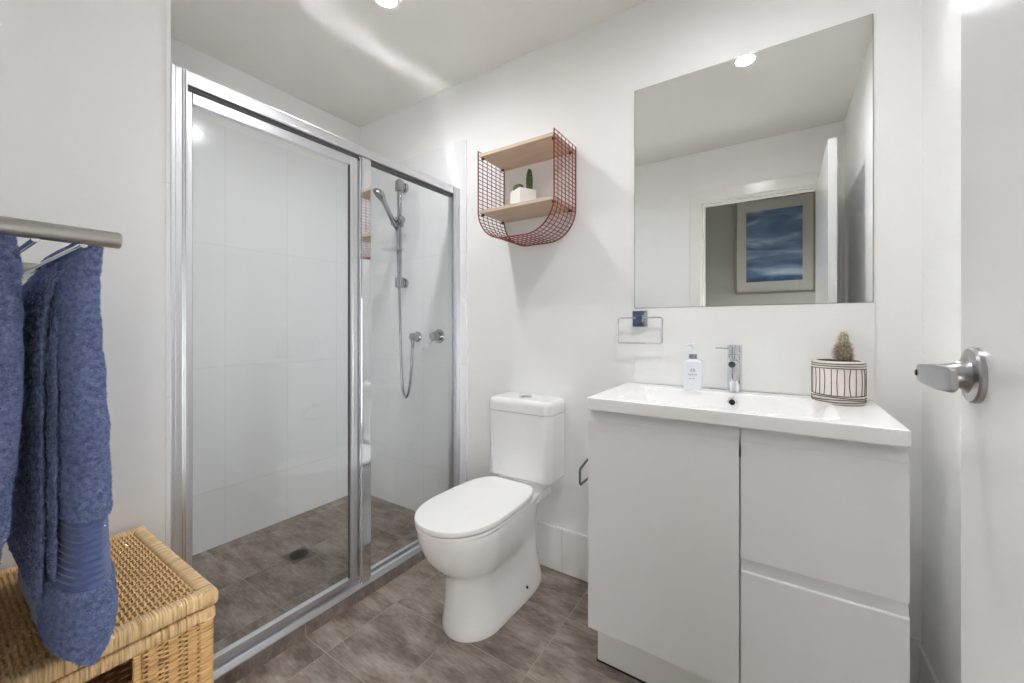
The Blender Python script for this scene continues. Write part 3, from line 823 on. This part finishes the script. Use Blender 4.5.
for y in (wy0, wy1):
    MB().tube([(x, y, z) for x, z in path], 0.0031, 8).build('edge_wire', REDW, ws)
for z in (1.936, 1.672):
    MB().box(wx0 + 0.004, wx1 - 0.004, wy0 + 0.003, wy1 - 0.002, z, z + 0.015, 0.001).build('shelf_board', OAK, ws)
for z in (1.936, 1.672):
    for x in (wx0 + 0.012, wx1 - 0.012):
        for y in (wy0 + 0.02, wy1 - 0.03):
            MB().box(x - 0.007, x + 0.007, y - 0.004, y + 0.004, z - 0.010, z, 0.001).build('clip', pmat('dark_red_clip', (70, 34, 34), 0.4), ws)

cp = thing('cube_planter', (-1.0, 1.595, 1.687), 'white square planter with tall and round green cacti on the wire shelf', 'potted cactus')
Q = Matrix.Translation((-0.995, 1.592, 1.6875)) @ Matrix.Rotation(R(-28), 4, 'Z')
WP = pmat('white_matte_ceramic', (244, 244, 242), 0.4)
h = 0.045
m = MB().loft([rrect(-a_, a_, -a_, a_, .004, z, 3) for a_, z in ((h - .012, 0.0), (h, 0.012), (h, 0.088), (h - .001, 0.090), (h - .005, 0.090), (h - .006, 0.078))])
m.xform(Q).build('pot', WP, cp)
MB().loft([rrect(-h + .006, h - .006, -h + .006, h - .006, .003, z, 3) for z in (0.077, 0.081)]).xform(Q).build('soil', pmat('grit', (120, 108, 92), 0.95, bump=(300, 0.7, 0.003)), cp)
cactus(-0.962, 1.594, 1.765, 0.0140, 0.112, 11, [(190, 186, 150), (130, 120, 90)], 110, 0.004, cp, (74, 92, 52))
cactus(-1.018, 1.590, 1.765, 0.025, 0.050, 12, [(190, 186, 150), (130, 120, 90)], 90, 0.004, cp, (88, 104, 64))

# ------------------------------------------------------------------ towel rack with two towels
BXX, BZ = -0.862, 1.276
rk = thing('towel_rack', (BXX, YD, BZ), 'brushed steel towel rack with thick round arm and thin rods on the door wall', 'towel rack')
def arm(x):
    m = MB().tube([(x, YD + 0.001, BZ), (x, 0.183, BZ), (x, 0.1845, BZ)], 0.0125, 28, taper=[0.0125, 0.0125, 0.0112])
    m.lathe([(0.024, 0.0005), (0.024, 0.004), (0.020, 0.007), (0.0125, 0.008)], (x, YD, BZ), (0, 1, 0), 28)
    return m.build('arm', STEEL, rk)
arm(BXX); arm(-1.43)
for y, z in ((0.1445, BZ - 0.013), (0.1635, BZ), (0.098, BZ - 0.013), (0.074, BZ)):
    MB().tube([(BXX, y, z), (-1.43, y, z)], 0.0042, 12).build('rod', CHROME, rk)

NAVY = None
def towel_mat(name, c0, c1):
    m = bpy.data.materials.new(name); m.use_nodes = True
    N = Nodes(m); p = m.node_tree.nodes['Principled BSDF']
    g = N.new('ShaderNodeTexCoord')
    n = N.new('ShaderNodeTexNoise'); n.inputs['Scale'].default_value = 130; n.inputs['Detail'].default_value = 3
    N.link(g.outputs['Object'], n.inputs['Vector'])
    cr = N.new('ShaderNodeValToRGB')
    cr.color_ramp.elements[0].position = .3; cr.color_ramp.elements[0].color = lin(c0)
    cr.color_ramp.elements[1].position = .7; cr.color_ramp.elements[1].color = lin(c1)
    N.link(n.outputs['Fac'], cr.inputs[0]); N.link(cr.outputs[0], p.inputs['Base Color'])
    p.inputs['Roughness'].default_value = 0.95
    p.inputs['Specular IOR Level'].default_value = 0.1
    p.inputs['Sheen Weight'].default_value = 0.35
    p.inputs['Sheen Roughness'].default_value = 0.5
    return m
TOWEL = towel_mat('navy_terry', (92, 107, 150), (144, 157, 197))
HEM = towel_mat('navy_hem', (84, 98, 142), (95, 109, 153))

def slab(ctrl, seed, hem=None, tufts=0, tuft_x=-9):
    """a folded strip of towelling swept along a path. ctrl: (y, z, thickness, x_front, x_back); returns two MBs: pile and hem"""
    rnd = random.Random(seed)
    C5 = [Vector((c[0], c[1], c[2])) for c in ctrl]
    X5 = [Vector((c[3], c[4], 0)) for c in ctrl]
    per = 60 if hem else 30
    P = spline(C5, per); XX = spline(X5, per)
    nring = 72
    n = len(P)
    acc = [0.0]
    for i in range(1, n):
        acc.append(acc[-1] + math.hypot(P[i].x - P[i - 1].x, P[i].y - P[i - 1].y))
    tot = acc[-1]
    rings = []
    for i in range(n):
        a, b = P[max(i - 1, 0)], P[min(i + 1, n - 1)]
        ty, tz = b.x - a.x, b.y - a.y
        l = math.hypot(ty, tz) or 1; ty /= l; tz /= l
        ny, nz = -tz, ty
        y, z, th = P[i].x, P[i].y, P[i].z
        xf, xb = XX[i].x, XX[i].y
        de = min(acc[i], tot - acc[i]); re = th * 0.55
        k = max(1 - (1 - min(de / re, 1)) ** 2.6, 0.0) ** (1 / 2.6) if de < re else 1.0
        k = max(k, 0.04)
        in_hem = hem and hem[0] < z < hem[1] and acc[i] < tot * 0.5
        rr = []
        for j in range(nring):
            an = 2 * PI * j / nring
            c, s = math.cos(an), math.sin(an)
            e = 2 / 4.0
            u = (abs(c) ** e) * (1 if c >= 0 else -1)
            hl = (xf - xb) / 2; half = th / 2 * k
            # round fold at both ends: rounded rectangle with end radius = half thickness
            xx = u * (hl - half) + (half * c if True else 0) - (1 - k) * 0.4 * half * c
            nn = half * ((abs(s) ** 0.75) * (1 if s >= 0 else -1))
            base = Vector(((xf + xb) / 2 + xx, y + ny * nn, z + nz * nn))
            od = Vector((c * 0.6, ny * s, nz * s)); od = od.normalized() if od.length > 0 else od
            if in_hem:
                q = (z - hem[0]) / (hem[1] - hem[0])
                d = -0.0020 + 0.0016 * math.sin(q * 2 * PI * 10)
            else:
                d = 0.004 * noise.noise(base * 22 + Vector((seed, 0, 0))) + 0.0022 * noise.noise(base * 75) + 0.0010 * noise.noise(base * 230)
            rr.append(base + od * d)
        rings.append(rr)
    pile = MB(); pile.loft(rings)
    if hem:
        for f in pile.bm.faces:
            cz = f.calc_center_median()
            if hem[0] < cz.z < hem[1] and cz.y > hem[2]:
                f.material_index = 1
    if tufts:
        bm = pile.bm
        fs = [f for f in bm.faces if f.material_index == 0 and len(f.verts) == 4 and f.calc_center_median().x > tuft_x]
        ar = [f.calc_area() for f in fs]
        bmesh.ops.recalc_face_normals(bm, faces=bm.faces)
        picks = rnd.choices(range(len(fs)), weights=ar, k=tufts)
        data = []
        for q in picks:
            f = fs[q]; v = [w.co for w in f.verts]
            a_, b_ = rnd.random(), rnd.random()
            p = v[0].lerp(v[1], a_).lerp(v[3].lerp(v[2], a_), b_)
            d = (f.normal + Vector((rnd.uniform(-.7, .7), rnd.uniform(-.7, .7), rnd.uniform(-.9, .4)))).normalized()
            data.append((p.copy(), d))
        for p, d in data:
            l = rnd.uniform(0.0022, 0.0046); w = rnd.uniform(0.0010, 0.0016)
            s1 = d.cross(Vector((rnd.random(), rnd.random(), rnd.random() + .1))).normalized(); s2 = d.cross(s1)
            base = [bm.verts.new(p - d * 0.001 + (s1 * math.cos(t) + s2 * math.sin(t)) * w) for t in (0, 2.09, 4.19)]
            tip = bm.verts.new(p + d * l + Vector((rnd.uniform(-.001, .001), rnd.uniform(-.001, .001), rnd.uniform(-.001, .001))))
            for i in range(3):
                bm.faces.new((base[i], base[(i + 1) % 3], tip))
    return pile

# towel nearest the end of the rack: far flap carries the hem band, near flap hangs in its shade
far = slab([(0.161, 0.607, 0.080, -0.903, -1.36), (0.161, 0.68, 0.085, -0.900, -1.36), (0.163, 0.80, 0.068, -0.908, -1.36), (0.162, 0.95, 0.062, -0.906, -1.36),
            (0.157, 1.10, 0.056, -0.908, -1.36), (0.155, 1.20, 0.046, -0.906, -1.36), (0.161, 1.250, 0.026, -0.892, -1.36), (0.164, 1.284, 0.014, -0.882, -1.36)], 4, (0.725, 0.833, 0.1), 76000, -1.03)
fl = far.build('hand_towel', [TOWEL, HEM], loc=(-1.05, 0.15, 0.6))
tag(fl, 'blue terry towel with ribbed hem band hanging at the rack end above the basket', 'towel', 'blue towels on the rack')
near = slab([(0.117, 0.70, 0.013, -0.975, -1.35), (0.117, 0.80, 0.013, -0.975, -1.35), (0.117, 1.0, 0.013, -0.975, -1.35), (0.118, 1.12, 0.013, -0.975, -1.35), (0.126, 1.196, 0.012, -0.970, -1.35),
             (0.141, 1.232, 0.011, -0.955, -1.35), (0.156, 1.256, 0.010, -0.92, -1.35), (0.162, 1.285, 0.009, -0.890, -1.35)], 9, None, 42000, -1.36)
near.build('back_fold', [TOWEL], fl)
mid = slab([(0.1275, 0.74, 0.006, -0.945, -1.34), (0.1280, 0.95, 0.006, -0.942, -1.34), (0.1290, 1.12, 0.006, -0.942, -1.34), (0.1360, 1.195, 0.006, -0.94, -1.34)], 12, None, 8000, -1.03)
mid.build('inner_fold', [TOWEL], fl)
t2 = slab([(0.056, 0.775, 0.030, -0.905, -1.22), (0.062, 0.90, 0.046, -0.897, -1.22), (0.066, 1.02, 0.054, -0.892, -1.22), (0.068, 1.14, 0.052, -0.895, -1.22), (0.072, 1.22, 0.044, -0.90, -1.21),
           (0.074, 1.262, 0.026, -0.90, -1.21), (0.075, 1.284, 0.014, -0.90, -1.21)], 21, None, 40000, -1.03)
t2o = t2.build('hand_towel', [TOWEL, HEM], loc=(-1.05, 0.07, 0.8))
tag(t2o, 'blue terry towel cut off by the picture edge, hanging on the inner rods', 'towel', 'blue towels on the rack')
t3 = slab([(0.020, 0.78, 0.030, -0.915, -1.20), (0.024, 0.95, 0.034, -0.91, -1.20), (0.030, 1.12, 0.032, -0.91, -1.20), (0.050, 1.225, 0.024, -0.915, -1.20), (0.070, 1.266, 0.014, -0.915, -1.20)], 25, None, 20000, -1.21)
t3.build('back_fold', [TOWEL], t2o)

# ------------------------------------------------------------------ wicker laundry basket
HX0, HX1, HY0, HY1, HZ = -1.447, -0.969, 0.0, 0.357, 0.600
CX_ = cane_mat('cane_wrap_x', (214, 181, 133), 0, 260)
CY_ = cane_mat('cane_wrap_y', (214, 181, 133), 1, 260)
CZ_ = cane_mat('cane_wrap_z', (206, 166, 110), 2, 260)
CW = pmat('cane_weave', (212, 174, 120), 0.45, vary=(90, 0.22))
bk = thing('laundry_basket', ((HX0 + HX1) / 2, (HY0 + HY1) / 2, 0), 'honey coloured wicker laundry basket with woven lid, standing below the towels', 'laundry basket')
def wrapped(p0, p1, wy, wz, axis, pitch=0.0046, seed=1):
    """bar wrapped in cane: rounded box section, one shallow ridge per turn. axis 0: along x, section y/z; axis 1: along y, section x/z; axis 2: along z, section x/y"""
    rnd = random.Random(seed)
    p0, p1 = Vector(p0), Vector(p1)
    ln = (p1 - p0).length; n = max(int(ln / pitch), 2)
    m = MB(); rings = []
    for i in range(n):
        j = 1 + rnd.uniform(-.018, .018); sk = rnd.uniform(-.0006, .0006)
        for f, s in ((0.05, 0.972), (0.25, 1.0), (0.75, 1.0), (0.95, 0.972)):
            c = p0.lerp(p1, (i + f) / n)
            base = rrect(-wy / 2 * s * j, wy / 2 * s * j, -wz / 2 * s * j, wz / 2 * s * j, min(wy, wz) * 0.28, 0, 3)
            if axis == 0:
                rings.append([c + Vector((sk, q.x, q.y)) for q in base])
            elif axis == 1:
                rings.append([c + Vector((q.x, sk, q.y)) for q in base])
            else:
                rings.append([c + Vector((q.x, q.y, sk)) for q in base])
    m.loft(rings)
    return m
lz0, lz1 = HZ - 0.031, HZ
lidw = 0.030
def merge(ms):
    out = ms[0]
    for q in ms[1:]:
        me = bpy.data.meshes.new('t'); q.bm.to_mesh(me); q.bm.free(); out.bm.from_mesh(me); bpy.data.meshes.remove(me)
    return out
def weave(u0, u1, v0, v1, place, pu, pv, r, amp, seed, skip=None, flat=1.0):
    """strands along u (pitch pv across v) woven over stakes along v (pitch pu); place(u, v, w) gives the point"""
    m = MB(); rnd = random.Random(seed)
    nv_ = int((v1 - v0) / pv); nu = max(int((u1 - u0) / pu), 1); du = (u1 - u0) / nu
    for i in range(nv_ + 1):
        v = v0 + (v1 - v0) * i / nv_
        pts = []; steps = nu * 6
        segs = [[]]
        for k in range(steps + 1):
            u = u0 + (u1 - u0) * k / steps
            if skip and skip(u, v):
                if segs[-1]: segs.append([])
                continue
            segs[-1].append(place(u, v + rnd.uniform(-.00015, .00015), amp * math.sin(PI * (u - u0) / du + PI * (i % 2))))
        for sgm in segs:
            if len(sgm) > 1:
                m.tube(sgm, r, 6)
    return m, [u0 + du * (k + .5) for k in range(nu)]
lid = MB()
lidp = thing('lid', (0, 0, 0), None, None)
lidp.parent = bk
lidp.location = Vector(((HX0 + HX1) / 2, (HY0 + HY1) / 2, HZ)) - bk.location
zc, hh_ = (lz0 + lz1) / 2, lz1 - lz0
for rimx in [wrapped((HX0, HY1 - lidw / 2, zc), (HX1, HY1 - lidw / 2, zc), lidw, hh_, 0, seed=2), wrapped((HX0, HY0 + lidw / 2, zc), (HX1, HY0 + lidw / 2, zc), lidw, hh_, 0, seed=3)]:
    rimx.build('lid_rim', CX_, lidp)
for rimy in [wrapped((HX1 - lidw / 2, HY0 + 0.004, zc), (HX1 - lidw / 2, HY1 - 0.004, zc), lidw, hh_ * 1.02, 1, seed=4), wrapped((HX0 + lidw / 2, HY0 + .004, zc), (HX0 + lidw / 2, HY1 - .004, zc), lidw, hh_ * 1.02, 1, seed=5)]:
    rimy.build('lid_rim', CY_, lidp)
wm, stakes = weave(HX0 + lidw * .8, HX1 - lidw * .8, HY0 + lidw * .8, HY1 - lidw * .8, lambda u, v, w: (u, v, HZ - 0.008 + w), 0.0115, 0.0082, 0.0029, 0.0030, 3)
for sx_ in stakes:
    wm.tube([(sx_, HY0 + .02, HZ - 0.008), (sx_, HY1 - .02, HZ - 0.008)], 0.0020, 6)
wm.build('woven_top', CW, lidp)
# body: top rim, corner posts, woven sides, bottom
ez = 0.004
bz1 = lz0 - ez; bz0 = bz1 - 0.026
bi = 0.004
e_ = bi
for rx_ in [wrapped((HX0 + e_, HY1 - e_ - .011, (bz0 + bz1) / 2), (HX1 - e_, HY1 - e_ - .011, (bz0 + bz1) / 2), 0.022, bz1 - bz0, 0, seed=6), wrapped((HX0 + e_, HY0 + e_ + .011, (bz0 + bz1) / 2), (HX1 - e_, HY0 + e_ + .011, (bz0 + bz1) / 2), 0.022, bz1 - bz0, 0, seed=7)]:
    rx_.build('body_rim', CX_, bk)
for ry_ in [wrapped((HX1 - e_ - .011, HY0 + .008, (bz0 + bz1) / 2), (HX1 - e_ - .011, HY1 - .008, (bz0 + bz1) / 2), 0.022, bz1 - bz0, 1, seed=8), wrapped((HX0 + e_ + .011, HY0 + .008, (bz0 + bz1) / 2), (HX0 + e_ + .011, HY1 - .008, (bz0 + bz1) / 2), 0.022, bz1 - bz0, 1, seed=9)]:
    ry_.build('body_rim', CY_, bk)
for x, y in ((HX1 - .018, HY1 - .018), (HX1 - .018, HY0 + .018), (HX0 + .018, HY1 - .018), (HX0 + .018, HY0 + .018)):
    wrapped((x, y, 0.001), (x, y, bz0), 0.026, 0.026, 2, pitch=0.007, seed=int(x * -100 + y * 70)).build('corner_post', CZ_, bk)
HH = (0.108, 0.226, bz0 - 0.044, bz0 - 0.001)        # hand hole y0 y1 z0 z1
def hole(u, v):
    return HH[0] - 0.012 < u < HH[1] + 0.012 and HH[2] - 0.008 < v
f1, st1 = weave(HY0 + 0.026, HY1 - 0.026, 0.02, bz0 - 0.002, lambda u, v, w: (HX1 - 0.012 + w, u, v), 0.030, 0.0046, 0.0021, 0.0045, 5, hole)
for y in st1:
    top = bz0 if not (HH[0] - 0.012 < y < HH[1] + .012) else HH[2] - 0.008
    f1.box(HX1 - 0.016, HX1 - 0.009, y - 0.008, y + 0.008, 0.005, top, 0.002)
f1.build('woven_side', CZ_, bk)
hf = merge([wrapped((HX1 - .013, HH[0] - .006, HH[2] - .006), (HX1 - .013, HH[0] - .006, bz0), 0.014, 0.012, 2, seed=31), wrapped((HX1 - .013, HH[1] + .006, HH[2] - .006), (HX1 - .013, HH[1] + .006, bz0), 0.014, 0.012, 2, seed=32),
            wrapped((HX1 - .013, HH[0] - .006, HH[2] - .006), (HX1 - .013, HH[1] + .006, HH[2] - .006), 0.014, 0.012, 1, seed=33)])
hf.build('handle_hole_frame', CZ_, bk)
f2, st2 = weave(HY0 + 0.026, HY1 - 0.026, 0.02, bz0 - 0.002, lambda u, v, w: (HX0 + 0.012 + w, u, v), 0.030, 0.0092, 0.0042, 0.0045, 6)
f2.build('woven_side', CZ_, bk)
for yy, s_ in ((HY1 - 0.012, 7), (HY0 + 0.012, 8)):
    f3, st3 = weave(HX0 + 0.026, HX1 - 0.026, 0.02, bz0 - 0.002, lambda u, v, w, yy=yy: (u, yy + w, v), 0.030, 0.0092, 0.0042, 0.0045, s_)
    for x in st3:
        f3.box(x - 0.008, x + 0.008, yy - 0.003, yy + 0.003, 0.005, bz0, 0.002)
    f3.build('woven_side', CZ_, bk)
MB().box(HX0 + 0.02, HX1 - 0.02, HY0 + 0.02, HY1 - 0.02, 0.002, 0.012, 0.002).build('base_panel', CW, bk)

# ------------------------------------------------------------------ framed print in the hallway
pf = thing('framed_print', (-0.05, YH, 1.88), 'framed blue print with wide pale mat on the hallway wall, seen in the mirror', 'picture')
FX0, FX1, FZ0, FZ1 = -0.350, 0.275, 1.452, 2.345
fm = MB()
for x0, x1, z0, z1 in ((FX0, FX0 + .02, FZ0, FZ1), (FX1 - .02, FX1, FZ0, FZ1), (FX0 + .02, FX1 - .02, FZ0, FZ0 + .02), (FX0 + .02, FX1 - .02, FZ1 - .02, FZ1)):
    fm.box(x0, x1, YH + 0.001, YH + 0.026, z0, z1, 0.004)
fm.build('frame', pmat('pewter_frame', (150, 142, 128), 0.3, 0.8), pf)
MB().box(FX0 + .018, FX1 - .018, YH + 0.002, YH + 0.010, FZ0 + .018, FZ1 - .018).build('mat_board', pmat('mat_board', (196, 194, 188), 0.8), pf)
am = bpy.data.materials.new('blue_abstract_print'); am.use_nodes = True
N = Nodes(am); p = am.node_tree.nodes['Principled BSDF']
g = N.new('ShaderNodeNewGeometry'); mp = N.new('ShaderNodeMapping'); mp.inputs['Scale'].default_value = (1.6, 1, 6)
N.link(g.outputs['Position'], mp.inputs['Vector'])
nz_ = N.new('ShaderNodeTexNoise'); nz_.inputs['Scale'].default_value = 1.3; nz_.inputs['Detail'].default_value = 5; nz_.inputs['Distortion'].default_value = 0.8
N.link(mp.outputs[0], nz_.inputs['Vector'])
cr = N.new('ShaderNodeValToRGB')
cr.color_ramp.elements[0].position = .32; cr.color_ramp.elements[0].color = lin((52, 78, 118))
cr.color_ramp.elements[1].position = .72; cr.color_ramp.elements[1].color = lin((196, 216, 232))
e = cr.color_ramp.elements.new(.5); e.color = lin((92, 124, 166))
N.link(nz_.outputs['Fac'], cr.inputs[0]); N.link(cr.outputs[0], p.inputs['Base Color']); p.inputs['Roughness'].default_value = .5
MB().box(FX0 + .095, FX1 - .095, YH + 0.010, YH + 0.0115, FZ0 + .115, FZ1 - .115).build('print', am, pf)['label'] = 'blue abstract print'
MB().box(FX0 + .018, FX1 - .018, YH + 0.014, YH + 0.016, FZ0 + .018, FZ1 - .018).build('picture_glass', GLASS, pf)
